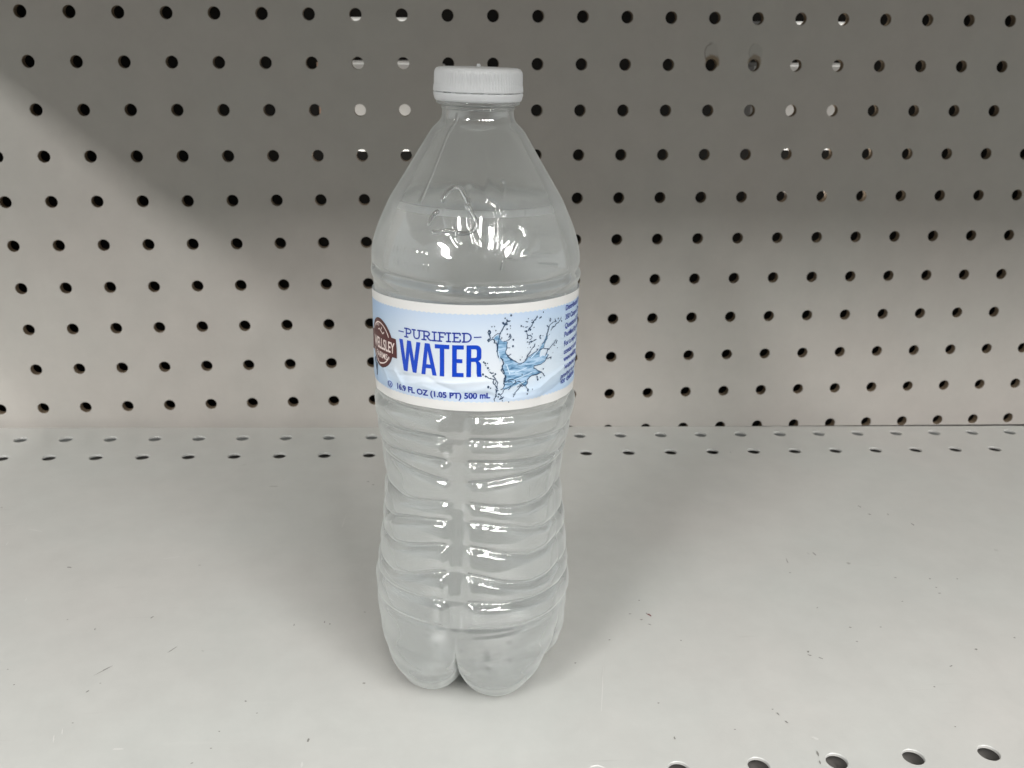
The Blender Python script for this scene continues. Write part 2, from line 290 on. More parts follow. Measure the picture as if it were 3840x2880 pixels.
# dz (mm) at |azimuth from spine| 0, 15, 30, 45, 60, 75
DZ = np.array([[0, -.2, -.8, -1.6, -2.6, -3], [0, -.3, -1, -2, -3, -3.4], [0, -.2, -.8, -1.8, -2.8, -3.2], [0, .6, 1.4, 1.9, 2.0, 1.6], [0, -1.2, -2.8, -3.8, -3.6, -2.0],
               [0, -.6, -2.2, -5.0, -7.0, -6.4], [0, -1.4, -4.0, -6.2, -6.8, -5.6], [0, -1.8, -5.0, -7.4, -7.4, -6.0], [0, -.6, -1.6, -2.6, -3.2, -3.4], [0, -.4, -1.2, -2.2, -2.8, -3.0]]) * .001
def ss(x, a, b):
    t = np.clip((x - a) / (b - a), 0, 1); return t * t * (3 - 2 * t)
def ribs(phi, z):
    u = np.abs((phi - SP + 36) % 72 - 36)      # five panels; mirrored about each spine
    v = np.abs((phi - SP + 180) % 360 - 180)   # running distance from the front spine
    U = np.where(v < 75, v, 36 + (36 - u))
    nk = [KZ[k] + np.interp(U, [0, 15, 30, 45, 60, 75], DZ[k]) for k in range(10)]
    h = np.zeros_like(z); notch = np.zeros_like(z)
    for k in range(10):
        d = (z - nk[k]) / .00135
        notch = np.maximum(notch, np.exp(-d * d))
    for k in range(9):
        t = np.clip((nk[k] - z) / np.maximum(nk[k] - nk[k + 1], .001), 0, 1)
        h = np.maximum(h, np.sqrt(np.clip(4 * t * (1 - t), 0, 1)) * (t > 0) * (t < 1))
    fade = np.where(v < 36, ss(u, 3.0, 9.5) * .93 + .07, ss(u, 1.0, 12) * .45 + .55)
    top = 1 - ss(z, .1175, .1200)
    return (h * .0011 - notch * .0009) * (1 + .25 * np.sin(np.radians(phi) * 2.3 + z * 140)) * fade * top * (1 - .75 * ss(v, 95, 115)) - (1 - ss(v, 1.5, 8)) * .0005 * ss(z, .03, .045) * (1 - ss(z, .105, .118))
def ring(phi, z):                              # bead above the label
    u = np.abs((phi - SP + 36) % 72 - 36); f = ss(u, 2, 7)
    return -.0010 * np.exp(-((z - .1612) / .0010) ** 2) * f + .0004 * np.exp(-((z - .1588) / .0016) ** 2) - .0003 * np.exp(-((z - .1560) / .0008) ** 2)
CRE_GLINT = [([(-37.5, 209.5), (-40.7, 205.4), (-41.6, 197.8), (-42.3, 189.5), (-43, 184)], -.45, .55), ([(-5.6, 203), (-1.2, 196.2), (2.9, 190.6), (4, 187)], .5, 1.6),  # creases, plus ridges shaped to put light streaks on the shoulder
       ([(16.1, 190.6), (13.4, 183.1)], .5, .7), ([(13.3, 182.9), (7.5, 185.5)], .3, .6), ([(7.5, 185.5), (9.4, 181.9), (8.8, 176.7), (7.6, 172.3)], .5, .7),
       ([(28.1, 184.7), (24.1, 178.8), (25.0, 175.5)], .5, .7), ([(22.0, 176.0), (16.0, 170.9)], .45, .7), ([(34.3, 177.1), (31.7, 173.5), (22.8, 170.0)], .45, .7),
       ([(-23.3, 185.0), (-23.4, 182.2), (-19.2, 177.5)], .5, .7), ([(-9.1, 188.9), (-7.4, 184.2), (-6.1, 178.6), (-2.7, 173.5)], .5, .7), ([(-15.9, 176.0), (-12.3, 173.9)], .4, .6),
       ([(-26.3, 184.9), (-25.7, 187.3), (-20.3, 189.5), (-14.9, 189.2), (-11.2, 186.9), (-7.9, 184.6)], .45, .55), ([(-8.8, 184.6), (-5.0, 181.5), (-2.8, 179.5), (-4.8, 177.5), (-9.5, 176.8), (-14.4, 176.9)], .45, .55),
       ([(-14.4, 176.9), (-18.7, 177.3), (-28.9, 176.5)], .4, .5), ([(-32.0, 178.1), (-30.9, 180.6), (-28.7, 182.2)], .4, .5),
       ([(9.4, 166.4), (10.3, 169.3), (13.4, 169.9), (17.3, 169.2)], .4, .5), ([(23.3, 170.4), (40.4, 169.6)], .35, .5), ([(30.6, 167.2), (43.8, 165.8)], .3, .4)]
for tx, z_ in ((-52, 169.9), (-50, 166.3)):    # two lines of small raised marks on the left of the shoulder
    for i in range(9):
        a = tx + i * 2.7; CRE_GLINT.append(([(a, z_ - .7), (a + .2, z_ + .7)], .25, .35))
        if i % 2: CRE_GLINT.append(([(a, z_ + .6), (a + 1.3, z_ + .6)], .22, .3))
def creases_and_glint_ridges(phi, z):
    out = np.zeros_like(z); rr_ = np.interp(z, ztx, zty) * 1000
    s = np.radians(phi) * rr_; zz = z * 1000
    for pts, amp, wd in CRE_GLINT:
        best = np.full_like(z, 1e9)
        for (a0, z0_), (a1, z1_) in zip(pts, pts[1:]):
            m_ = np.radians(1) * rr_
            ax, bx = a0 * m_, a1 * m_
            dx, dz = bx - ax, z1_ - z0_
            t = np.clip(((s - ax) * dx + (zz - z0_) * dz) / (dx * dx + dz * dz), 0, 1)
            best = np.minimum(best, (s - ax - t * dx) ** 2 + (zz - z0_ - t * dz) ** 2)
        out += (0 if len(pts) >= 6 or (amp == .4 and wd == .5) else .8) * amp * .001 * np.exp(-best / (wd * wd))
    return out
def wobble(phi, z):
    a = np.radians(phi)
    w_ = .00022 * np.sin(3 * a + 60 * z + 1) + .00018 * np.sin(5 * a - 95 * z) + .00012 * np.sin(8 * a + 210 * z + 2) + .00006 * np.sin(15 * a - 330 * z + 1) * np.cos(120 * z)
    return w_ * ss(z, .028, .06) * (1 - ss(z, .196, .204)) * (1 - .5 * ss(z, .16, .17)) * (1 - .75 * ss(z, .105, .12) * (1 - ss(z, .156, .166)))
LOBE = [(.0359, .0365), (.0360, .027), (.0355, .0190), (.0344, .0132), (.0322, .0082), (.0289, .0042), (.0246, .0015), (.0200, .0002), (.0165, 0), (.0115, .0028), (.006, .0060), (0, .0072)]
CLEF = [(.0352, .0365), (.0343, .0320), (.0330, .028), (.0312, .0240), (.0290, .0205), (.0262, .0175), (.0235, .015), (.0195, .013), (.0155, .0115), (.0105, .0098), (.005, .0082), (0, .0072)]
def spl(P_, n):
    P_ = np.array(P_); t = np.arange(len(P_)); tt = np.linspace(0, len(P_) - 1, n)
    out = []
    for x in tt:
        i = min(int(x), len(P_) - 2); f_ = x - i
        p0, p1, p2, p3 = P_[max(i - 1, 0)], P_[i], P_[i + 1], P_[min(i + 2, len(P_) - 1)]
        out.append(.5 * (2 * p1 + (p2 - p0) * f_ + (2 * p0 - 5 * p1 + 4 * p2 - p3) * f_ ** 2 + (3 * p1 - p0 - 3 * p2 + p3) * f_ ** 3))
    return np.array(out)
def phis(nf, nb):
    return np.concatenate([np.linspace(-100, 100, nf, endpoint=False), np.linspace(100, 260, nb, endpoint=False)])
def shell(ph, zs, nb_, inset, detail):
    """rings of points from the top height down over the base to its centre"""
    rows = []
    for z in zs:
        z_ = np.full_like(ph, z); r = smooth_interp(z_) + ribs(ph, z_) * ss(z_, .0365, .040) + ring(ph, z_) + wobble(ph, z_)
        if detail: r = r + creases_and_glint_ridges(ph, z_)
        rows.append(np.stack([r - inset, z_], 1))
    L_, C_ = spl(LOBE, nb_), spl(CLEF, nb_)
    a = np.clip(np.abs((ph - SP + 36) % 72 - 36) / 36, 0, 1)
    for i in range(1, nb_):
        t = i / (nb_ - 1); p = .22 + .30 * min(1, t * 2.0)
        w_ = (np.sin(np.pi / 2 * a) ** p); w_ = 1 - (1 - w_) * min(1, t * 5)
        r = C_[i, 0] * (1 - w_) + L_[i, 0] * w_; z_ = C_[i, 1] * (1 - w_) + L_[i, 1] * w_
        k_ = max(0, (r.max()) / .036)
        r = np.maximum(r - inset * min(1, r.max() / .02), 0); z_ = z_ + inset * (1 - min(1, .0 + (L_[i, 1] / .02)))
        # faint hoops on the feet
        if detail: r = r + .00018 * np.sin(t * 46 + .6 * np.sin(np.radians(ph) * 5)) * (t < .42)
        rows.append(np.stack([r, z_], 1))
    return rows
def revolve(rows, ph, cap_top=False):
    n = len(ph); rad = np.radians(ph); V = []
    for rz in rows:
        x = rz[:, 0] * np.sin(rad) + LEAN * rz[:, 1]; y = -rz[:, 0] * np.cos(rad)
        V.append(np.stack([x, y, rz[:, 1]], 1))
    V = np.concatenate(V); F = []
    for i in range(len(rows) - 1):
        b0, b1 = i * n, (i + 1) * n; j = np.arange(n); k = (j + 1) % n
        F.append(np.stack([b0 + j, b1 + j, b1 + k, b0 + k], 1))
    F = np.concatenate(F).tolist()
    if cap_top: F.append(list(range(n)))
    return V, F
def np_mesh(V, F):
    me = bpy.data.meshes.new('m'); me.from_pydata(V.tolist(), [], F); me.update(); return me
# PET wall: clear coat over a faintly hazy wall
m_pet, nt, b = mat('hazy_clear_plastic')
b.inputs['Base Color'].default_value = (0.97, 0.985, 0.98, 1); b.inputs['Transmission Weight'].default_value = 1.0
b.inputs['IOR'].default_value = 1.45; b.inputs['Roughness'].default_value = 0.06
b.inputs['Coat Weight'].default_value = 1.0; b.inputs['Coat Roughness'].default_value = 0.06; b.inputs['Coat IOR'].default_value = 2.0
tl = N(nt, 'ShaderNodeBsdfTranslucent'); tl.inputs[0].default_value = (0.84, 0.87, 0.86, 1)
df = N(nt, 'ShaderNodeBsdfDiffuse'); df.inputs[0].default_value = (0.84, 0.87, 0.86, 1)
mx0 = N(nt, 'ShaderNodeMixShader'); mx0.inputs[0].default_value = 0.65; nt.links.new(tl.outputs[0], mx0.inputs[1]); nt.links.new(df.outputs[0], mx0.inputs[2])
mx = N(nt, 'ShaderNodeMixShader'); lw = N(nt, 'ShaderNodeLayerWeight', i_Blend=0.38)
nt.links.new(mth(nt, 'ADD', mth(nt, 'MULTIPLY', mth(nt, 'POWER', lw.outputs['Facing'], 1.5), .60), .11), mx.inputs[0])
nt.links.new(b.outputs[0], mx.inputs[1]); nt.links.new(mx0.outputs[0], mx.inputs[2]); nt.links.new(mx.outputs[0], nt.nodes['Material Output'].inputs[0])
m_inner, nt2, b2 = mat('inner_wall'); b2.inputs['Base Color'].default_value = (0.985, 0.99, 0.99, 1); b2.inputs['Transmission Weight'].default_value = 1.0
b2.inputs['IOR'].default_value = 1.45; b2.inputs['Roughness'].default_value = 0.18
PH = phis(560, 150); PI_ = phis(280, 90)
zs = np.concatenate([np.linspace(.2225, .2120, 24, endpoint=False), np.linspace(.2120, .2035, 40, endpoint=False), np.linspace(.2035, .0365, 430)])
zi = np.concatenate([np.linspace(.2225, .2035, 30, endpoint=False), np.linspace(.2035, .0365, 260)])
Vo, Fo = revolve(shell(PH, zs, 90, 0, True), PH); 
Vi, Fi = revolve(shell(PI_, zi, 60, .00045, False), PI_)
n = len(Vo); Fi = [[n + q for q in f[::-1]] for f in Fi]
body = link('body', np_mesh(np.concatenate([Vo, Vi]), Fo + Fi), [m_pet, m_inner], bottle, True)
body.data.polygons.foreach_set('material_index', np.array([0] * len(Fo) + [1] * len(Fi), dtype=np.int32))
# raised recycling triangle and moulded arc on the shoulder
def emb_tube(bm, pts, rad, n=8):
    P3 = []
    for (a0, z0_), (a1, z1_) in zip(pts, pts[1:]):
        k = max(2, int(math.hypot((a1 - a0) * .5, z1_ - z0_) / .35))
        for q in range(k): t = q / k; P3.append((a0 + (a1 - a0) * t, z0_ + (z1_ - z0_) * t))
    P3.append(pts[-1])
    for _ in range(6): P3 = [P3[0]] + [((a[0] + 2 * b_[0] + c_[0]) / 4, (a[1] + 2 * b_[1] + c_[1]) / 4) for a, b_, c_ in zip(P3, P3[1:], P3[2:])] + [P3[-1]]
    C3 = []
    for a, z in P3:
        zz = np.array([z * .001]); rr_ = float((smooth_interp(zz) + wobble(np.array([a]), zz))[0]) + .00005; t = math.radians(a)
        C3.append(Vector((rr_ * math.sin(t) + LEAN * zz[0], -rr_ * math.cos(t), float(zz[0]))))
    rings = []
    for i, p in enumerate(C3):
        d = (C3[min(i + 1, len(C3) - 1)] - C3[max(i - 1, 0)]).normalized(); nrm = Vector((p.x, p.y, .4 * Vector((p.x, p.y)).length)).normalized(); s_ = d.cross(nrm).normalized(); nrm = s_.cross(d)
        e_ = rad * (.35 if i in (0, len(C3) - 1) else 1)
        rings.append([bm.verts.new(p + e_ * (math.cos(2 * math.pi * k / n) * s_ + math.sin(2 * math.pi * k / n) * nrm)) for k in range(n)])
    for a, b_ in zip(rings, rings[1:]):
        for k in range(n): bm.faces.new((a[k], a[(k + 1) % n], b_[(k + 1) % n], b_[k]))
    bm.faces.new(rings[0][::-1]); bm.faces.new(rings[-1])
bm = bmesh.new()
for p_ in ([(-26.3, 184.9), (-25.7, 187.3), (-20.3, 189.5), (-14.9, 189.2), (-11.2, 186.9), (-7.9, 184.6)], [(-8.8, 184.9), (-5.0, 181.5), (-2.8, 179.5), (-4.8, 177.5), (-9.5, 176.8), (-14.4, 176.9)], [(-14.4, 177.3), (-18.7, 177.3), (-28.9, 176.5)], [(-32.0, 178.1), (-30.9, 180.6), (-28.7, 182.2)],
           [(-10.8, 184.1), (-8.2, 184.4), (-8.6, 186.6)], [(-16.2, 178.4), (-14.2, 176.9), (-16.0, 175.6)], [(-26.9, 182.4), (-28.7, 182.3), (-29.9, 180.9)]): emb_tube(bm, p_, .00070)
for p_ in ([(9.4, 166.4), (10.3, 169.3), (13.4, 169.9), (17.3, 169.2)],): emb_tube(bm, p_, .00030)
me = bpy.data.meshes.new('e'); bm.to_mesh(me); bm.free(); m_em, nt4, b4 = mat('moulded_plastic'); b4.inputs['Transmission Weight'].default_value = 1.0; b4.inputs['IOR'].default_value = 1.5; b4.inputs['Roughness'].default_value = .04
link('recycling_emblem', me, m_em, bottle, True)
# water
m_wat, nt, b = mat('water'); b.inputs['Base Color'].default_value = (0.985, 0.995, 0.99, 1); b.inputs['Transmission Weight'].default_value = 1
b.inputs['IOR'].default_value = 1.333; b.inputs['Roughness'].default_value = 0.05
tw = N(nt, 'ShaderNodeBsdfDiffuse'); tw.inputs[0].default_value = (0.93, 0.96, 0.95, 1); mw = N(nt, 'ShaderNodeMixShader'); mw.inputs[0].default_value = .22  # white mixed in for the brightness that refraction gives the water
nt.links.new(b.outputs[0], mw.inputs[1]); nt.links.new(tw.outputs[0], mw.inputs[2]); nt.links.new(mw.outputs[0], nt.nodes['Material Output'].inputs[0])
WL = .1823
zw = np.linspace(WL, .0365, 240)
rows = shell(PI_, zw, 60, .00030, False)
top = rows[0].copy(); men = []
for rr_, dz in ((.0, .0), (.5, 0), (.88, 0.00005), (.94, .0004), (.985, .0014)):
    q = top.copy(); q[:, 0] *= rr_; q[:, 1] = WL - .0006 + dz; men.append(q)
Vw, Fw = revolve(men + rows, PI_)
wt = link('water', np_mesh(Vw, Fw), m_wat, bottle, True)
m_men, nt3, b3 = mat('whitened_meniscus'); b3.inputs['Transmission Weight'].default_value = 1.0; b3.inputs['IOR'].default_value = 1.333; b3.inputs['Roughness'].default_value = .3  # whitened band paints the bright line of light along the waterline
t3 = N(nt3, 'ShaderNodeBsdfTranslucent'); t3.inputs[0].default_value = (.98, .99, .98, 1); x3 = N(nt3, 'ShaderNodeMixShader'); x3.inputs[0].default_value = .95
d3 = N(nt3, 'ShaderNodeBsdfDiffuse'); d3.inputs[0].default_value = (.95, .97, .96, 1); y3 = N(nt3, 'ShaderNodeMixShader'); nt3.links.new(t3.outputs[0], y3.inputs[1]); nt3.links.new(d3.outputs[0], y3.inputs[2])
nt3.links.new(b3.outputs[0], x3.inputs[1]); nt3.links.new(y3.outputs[0], x3.inputs[2]); nt3.links.new(x3.outputs[0], nt3.nodes['Material Output'].inputs[0])
wt.data.materials.append(m_men); npi = len(PI_)
wt.data.polygons.foreach_set('material_index', np.array([1 if 3 * npi <= k < 7 * npi else 0 for k in range(len(Fw))], dtype=np.int32))

# cap
m_cap, nt, b = mat('milky_polyethylene'); b.inputs['Base Color'].default_value = (0.955, 0.97, 0.985, 1); b.inputs['Roughness'].default_value = 0.42
b.inputs['Subsurface Weight'].default_value = 0.6; b.inputs['Subsurface Radius'].default_value = (1, 1, 1); b.inputs['Subsurface Scale'].default_value = 0.004
tls = N(nt, 'ShaderNodeBsdfTranslucent'); tls.inputs[0].default_value = (0.85, 0.87, 0.9, 1); mxs = N(nt, 'ShaderNodeMixShader'); mxs.inputs[0].default_value = .15
nt.links.new(b.outputs[0], mxs.inputs[1]); nt.links.new(tls.outputs[0], mxs.inputs[2]); nt.links.new(mxs.outputs[0], nt.nodes['Material Output'].inputs[0])
def cap_rows(P_, kn):
    ph = np.linspace(-180, 180, 720, endpoint=False); rows = []
    for r, z, kf in P_: rows.append(np.stack([r + kn * kf * (np.cos(np.radians(ph) * 90)), np.full_like(ph, z)], 1))
    return rows, ph
def dense(P_, n): 
    s = spl(P_, n); return [tuple(x) for x in s]
rows, ph = cap_rows([(.0001, .22345, 0), (.006, .2234, 0), (.0105, .2233, 0), (.0120, .22325, 0), (.0127, .2230, 0), (.0131, .2226, .2), (.01335, .2221, .8), (.01345, .2214, 1), (.0135, .2200, 1), (.01355, .2186, .8), (.0136, .2184, .1), (.01362, .2181, .1), (.01366, .2179, .8), (.01372, .2172, .8), (.0138, .2169, .1), (.01385, .2164, 0), (.01385, .2161, 0), (.0130, .21605, 0), (.0126, .2165, 0), (.0126, .2215, 0), (.0001, .2216, 0)], .00008)
rows = [x * np.array([1.03, 1.0]) for x in rows]
Vc, Fc = revolve(rows, ph); cap = link('cap', np_mesh(Vc, Fc), m_cap, bottle, True)
rows, ph = cap_rows([(.0126, .2158, 0), (.0136, .21585, 0), (.01382, .2156, 0), (.01375, .2150, 0), (.0135, .2140, 0), (.01335, .2136, 0), (.0131, .2133, 0), (.0125, .2133, 0), (.0124, .2140, 0), (.0126, .2158, 0)], 0)
rows = [x * np.array([1.03, 1.0]) for x in rows]
Vc, Fc = revolve(rows, ph); link('tamper_band', np_mesh(Vc, Fc), m_cap, cap, True)
bm = bmesh.new()
for i in range(16):
    a = math.radians(i * 22.5 + 7); bmesh.ops.create_cube(bm, size=1, matrix=Matrix.Translation((.0134 * math.sin(a) + LEAN * .216, -.0134 * math.cos(a), .21595)) @ Matrix.Rotation(a, 4, 'Z') @ Matrix.Diagonal((.0011, .0006, .0006, 1)))
bmesh.ops.create_cone(bm, cap_ends=True, segments=16, radius1=.0008, radius2=.0005, depth=.0010, matrix=Matrix.Translation((LEAN * .2237, 0, .2238)))
me = bpy.data.meshes.new('n'); bm.to_mesh(me); bm.free(); link('bridge', me, m_cap, cap)

# ------------------------------------------------------------------ label: everything printed lies on one wrapped sheet
RL = 0.0350
FOLDS = [([(-24, 127.8), (-19.5, 129.4), (-14.5, 129.9), (-8, 130.2), (-2, 131.0), (2, 131.4)], .42, .9, 1), ([(-31, 130.5), (-27, 126.6)], .35, .8, 1), ([(-27, 129.8), (-17.5, 131.2), (-12.5, 129.0), (-8, 127.4), (3, 126.6)], .36, .8, -1),
         ([(-19, 128.2), (-12, 126.9), (-4, 127.6), (3, 129.8)], .3, .9, 1), ([(14, 126.6), (20, 127.0), (25, 129.6), (33, 131.4), (44, 132)], .4, .9, 1), ([(2, 128.4), (10, 124.6), (18, 125.2)], .25, 1.0, 1), ([(22, 123.9), (36, 126.8), (48, 126.4)], .3, .9, -1), ([(-40, 131), (-36, 127.8), (-33, 124.6)], .3, .9, 1)]
def label_off(s, z):                           # mm in, mm out
    o = 0.0
    for pts, amp, wd, sg in FOLDS:
        best = 1e9
        for (a0, z0_), (a1, z1_) in zip(pts, pts[1:]):
            dx, dz = a1 - a0, z1_ - z0_; t = max(0, min(1, ((s - a0) * dx + (z - z0_) * dz) / (dx * dx + dz * dz)))
            px, pz = s - a0 - t * dx, z - z0_ - t * dz; d = math.hypot(px, pz) * (1 if pz > 0 else .45)
            if d < best: best = d
        o += 1.5 * sg * amp * math.exp(-best / wd)
    o += .10 * noise.noise((s * .16, z * .3, 2.2)) * (1.6 if z < 133 else .5)
    if z < 124: o -= .10 * (124 - z) * (.6 + .5 * noise.noise((s * .12, 0, 7)))
    return o
def wrap(s, z, lift=0.0):
    r = RL + (label_off(s, z) + lift) * .001; a = s / 1000 / RL; zz = z * .001
    return (r * math.sin(a) + LEAN * zz, -r * math.cos(a), zz)
def ztop(s): return 155.75 - .0007 * (s - 10) ** 2 + .1 * math.sin(s * .05 + 1)
def zbot(s): return 120.75 - .0007 * s * s + .15 * math.sin(s * .06 + 2)
m_lab, nt, b = mat('label_film')
uvn = N(nt, 'ShaderNodeUVMap'); sp_ = N(nt, 'ShaderNodeSeparateXYZ'); nt.links.new(uvn.outputs[0], sp_.inputs[0])
vv = sp_.outputs[1]; uu = sp_.outputs[0]
g = ramp(nt, vv, [(0.0, (.66, .78, .95)), (0.12, (.72, .83, .96)), (0.30, (.86, .91, .97)), (0.55, (.82, .89, .98)), (0.8, (.74, .84, .97)), (1.0, (.62, .75, .94))])
sd = ramp(nt, uu, [(0.0, (.68, .80, .92)), (0.22, (1, 1, 1)), (0.55, (1, 1, 1)), (0.80, (.84, .93, 1.0))])
colr = mixc(nt, 1.0, g.outputs[0], sd.outputs[0], 'MULTIPLY')
zig = mth(nt, 'MULTIPLY', mth(nt, 'PINGPONG', mth(nt, 'MULTIPLY', uu, 110.0), 1.0), 0.012)
up_ = mth(nt, 'GREATER_THAN', mth(nt, 'ADD', vv, zig), 1.0); lo_ = mth(nt, 'LESS_THAN', mth(nt, 'SUBTRACT', vv, zig), 0.0)
wht = mth(nt, 'MAXIMUM', up_, lo_)
nt.links.new(mixc(nt, wht, colr, (0.90, 0.89, 0.87)), b.inputs['Base Color']); b.inputs['Roughness'].default_value = 0.36; b.inputs['Specular IOR Level'].default_value = .45
tlb = N(nt, 'ShaderNodeBsdfTranslucent'); tlb.inputs[0].default_value = (.78, .82, .88, 1); mlb = N(nt, 'ShaderNodeMixShader'); mlb.inputs[0].default_value = .2
nt.links.new(b.outputs[0], mlb.inputs[1]); nt.links.new(tlb.outputs[0], mlb.inputs[2]); nt.links.new(mlb.outputs[0], nt.nodes['Material Output'].inputs[0])
S0, S1 = -110.0, 110.0
V, F, UV = [], [], []
ns, nz = 520, 90
for i in range(ns + 1):
    s = S0 + (S1 - S0) * i / ns
    for j in range(nz + 1):
        z = zbot(s) + (ztop(s) - zbot(s)) * j / nz; V.append(wrap(s, z))
        tilt = .012 * (s + 13); UV.append(((s + 44) / 94, (z - (zbot(s) + 3.0)) / (ztop(s) - 2.75 - zbot(s) - 3.0)))
for i in range(ns):
    for j in range(nz):
        a = i * (nz + 1) + j; F.append((a, a + nz + 1, a + nz + 2, a + 1))
me = mesh(V, F); uvl = me.uv_layers.new(name='UVMap')
li = np.empty(len(me.loops), dtype=np.int32); me.loops.foreach_get('vertex_index', li); uvl.data.foreach_set('uv', np.array(UV)[li].ravel())
label = link('label', me, m_lab, bottle, True)

def ink(name, col, rough=.38):
    m_, nt_, b_ = mat(name); tc = N(nt_, 'ShaderNodeTexCoord'); n_ = N(nt_, 'ShaderNodeTexNoise', i_Scale=700.0, i_Detail=2.0); nt_.links.new(tc.outputs['Object'], n_.inputs['Vector'])
    r_ = ramp(nt_, n_.outputs['Fac'], [(.3, tuple(x * .93 for x in col)), (.7, tuple(min(1, x * 1.07) for x in col))]); nt_.links.new(r_.outputs[0], b_.inputs['Base Color']); b_.inputs['Roughness'].default_value = rough; return m_
def flat_bm(polys=(), curves=()):
    bm = bmesh.new()
    for p in polys:
        vs = [bm.verts.new((x, y, 0)) for x, y in p]
        f = bm.faces.new(vs)
    bmesh.ops.triangulate(bm, faces=bm.faces[:], ngon_method='EAR_CLIP')
    return bm
def remap(s, z):
    return (float(np.interp(s, [-60, -34.15, -28.3, -13.6, .9, 34.4, 60], [-62.2, -36.35, -29.9, -14.74, -.1, 32.2, 57.8])),
            z + float(np.interp(s, [-40, -30, -14, 0, 34], [-.7, -.5, -.2, -.05, .3])))
def decal(name, bm, m_, lift, parent, mats=None, cut=.8, rm=True):
    if rm:
        for v in bm.verts: v.co.x, v.co.y = remap(v.co.x, v.co.y)
    xs_ = [v.co.x for v in bm.verts]; zs_ = [v.co.y for v in bm.verts]
    x = math.floor(min(xs_)) + cut / 2
    while x < max(xs_):
        bmesh.ops.bisect_plane(bm, geom=bm.verts[:] + bm.edges[:] + bm.faces[:], plane_co=(x, 0, 0), plane_no=(1, 0, 0)); x += cut
    z = math.floor(min(zs_)) + cut / 2
    while z < max(zs_):
        bmesh.ops.bisect_plane(bm, geom=bm.verts[:] + bm.edges[:] + bm.faces[:], plane_co=(0, z, 0), plane_no=(0, 1, 0)); z += cut
    for v in bm.verts: v.co = wrap(v.co.x, v.co.y, lift + v.co.z)
    for f in bm.faces: f.smooth = True
    me = bpy.data.meshes.new(name); bm.to_mesh(me); bm.free()
    return link(name, me, m_, parent)
def stroke(pts, wd, z=0.0):
    """outline polygons (one quad per segment plus round joints) of a polyline"""
    out = []
    for (x0_, y0_), (x1_, y1_) in zip(pts, pts[1:]):
        dx, dy = x1_ - x0_, y1_ - y0_; l = math.hypot(dx, dy) or 1; nx_, ny_ = -dy / l * wd / 2, dx / l * wd / 2
        out.append([(x0_ + nx_, y0_ + ny_), (x0_ - nx_, y0_ - ny_), (x1_ - nx_, y1_ - ny_), (x1_ + nx_, y1_ + ny_)])
    return out
def disc(x, y, r, n=10, ry=None): return [(x + r * math.cos(2 * math.pi * i / n), y + (ry or r) * math.sin(2 * math.pi * i / n)) for i in range(n)]
def text_bm(bm, s, x, y, width, height, bold=0.0, shear=0.0, tilt=0.0, arc=None):
    cu = bpy.data.curves.new('t', 'FONT'); cu.body = s; cu.size = 1; cu.offset = bold; cu.resolution_u = 4; cu.fill_mode = 'BOTH'
    ob = bpy.data.objects.new('t', cu); COL.objects.link(ob); bpy.context.view_layer.update()
    dg = bpy.context.evaluated_depsgraph_get(); me = ob.evaluated_get(dg).to_mesh()
    vs = [v.co.copy() for v in me.vertices]; fs = [tuple(p.vertices) for p in me.polygons]
    ob.evaluated_get(dg).to_mesh_clear(); bpy.data.objects.remove(ob); bpy.data.curves.remove(cu)
    x0_, x1_ = min(v.x for v in vs), max(v.x for v in vs)
    kx = width / (x1_ - x0_) if width else height / .72; ky = height / .72
    nv = []
    for v in vs:
        px = (v.x - x0_) * kx; py = v.y * ky
        nv.append(bm.verts.new((x + px + shear * py, y + py + tilt * px, 0)))
    for f in fs:
        try: bm.faces.new([nv[i] for i in f])
        except ValueError: pass
# --- blue lettering
ink_b = ink('blue_ink', (0.001, 0.052, 0.50)); ink_n = ink('navy_ink', (0.003, 0.028, 0.31))
def tl_(p): return (p[0], p[1] + .035 * (p[0] + 13))
polys = []
ZB, ZT_, SW = 132.25, 142.65, 1.42
def box(a, b_, c_, d_): return [(a, c_), (b_, c_), (b_, d_), (a, d_)]
# W
polys += [[(-26.9, ZT_), (-25.35, ZT_), (-23.75, ZB), (-25.1, ZB)], [(-23.45, ZT_), (-23.75 + .95, ZT_ - 0), (-23.75, ZB), (-24.5, ZB)][:0] or [(-23.55, ZT_), (-22.2, ZT_), (-23.55, ZB), (-24.75, ZB)],
          [(-23.4, ZT_), (-22.05, ZT_), (-20.15, ZB), (-21.5, ZB)], [(-19.95, ZT_), (-18.5, ZT_), (-20.1, ZB), (-21.45, ZB)]]
# A
polys += [[(-18.25, ZB), (-16.85, ZB), (-15.75, ZT_), (-16.95, ZT_)], [(-13.0, ZB), (-14.4, ZB), (-16.5, ZT_), (-15.3, ZT_)], box(-17.2, -14.0, ZB + 2.2, ZB + 3.5)]
# T
polys += [box(-13.6, -8.9, ZT_ - 1.35, ZT_), box(-11.95, -10.5, ZB, ZT_ - 1.35)]
# E
polys += [box(-8.0, -6.55, ZB, ZT_), box(-6.55, -4.4, ZT_ - 1.35, ZT_), box(-6.55, -4.8, ZB + 4.6, ZB + 5.9), box(-6.55, -4.4, ZB, ZB + 1.35)]
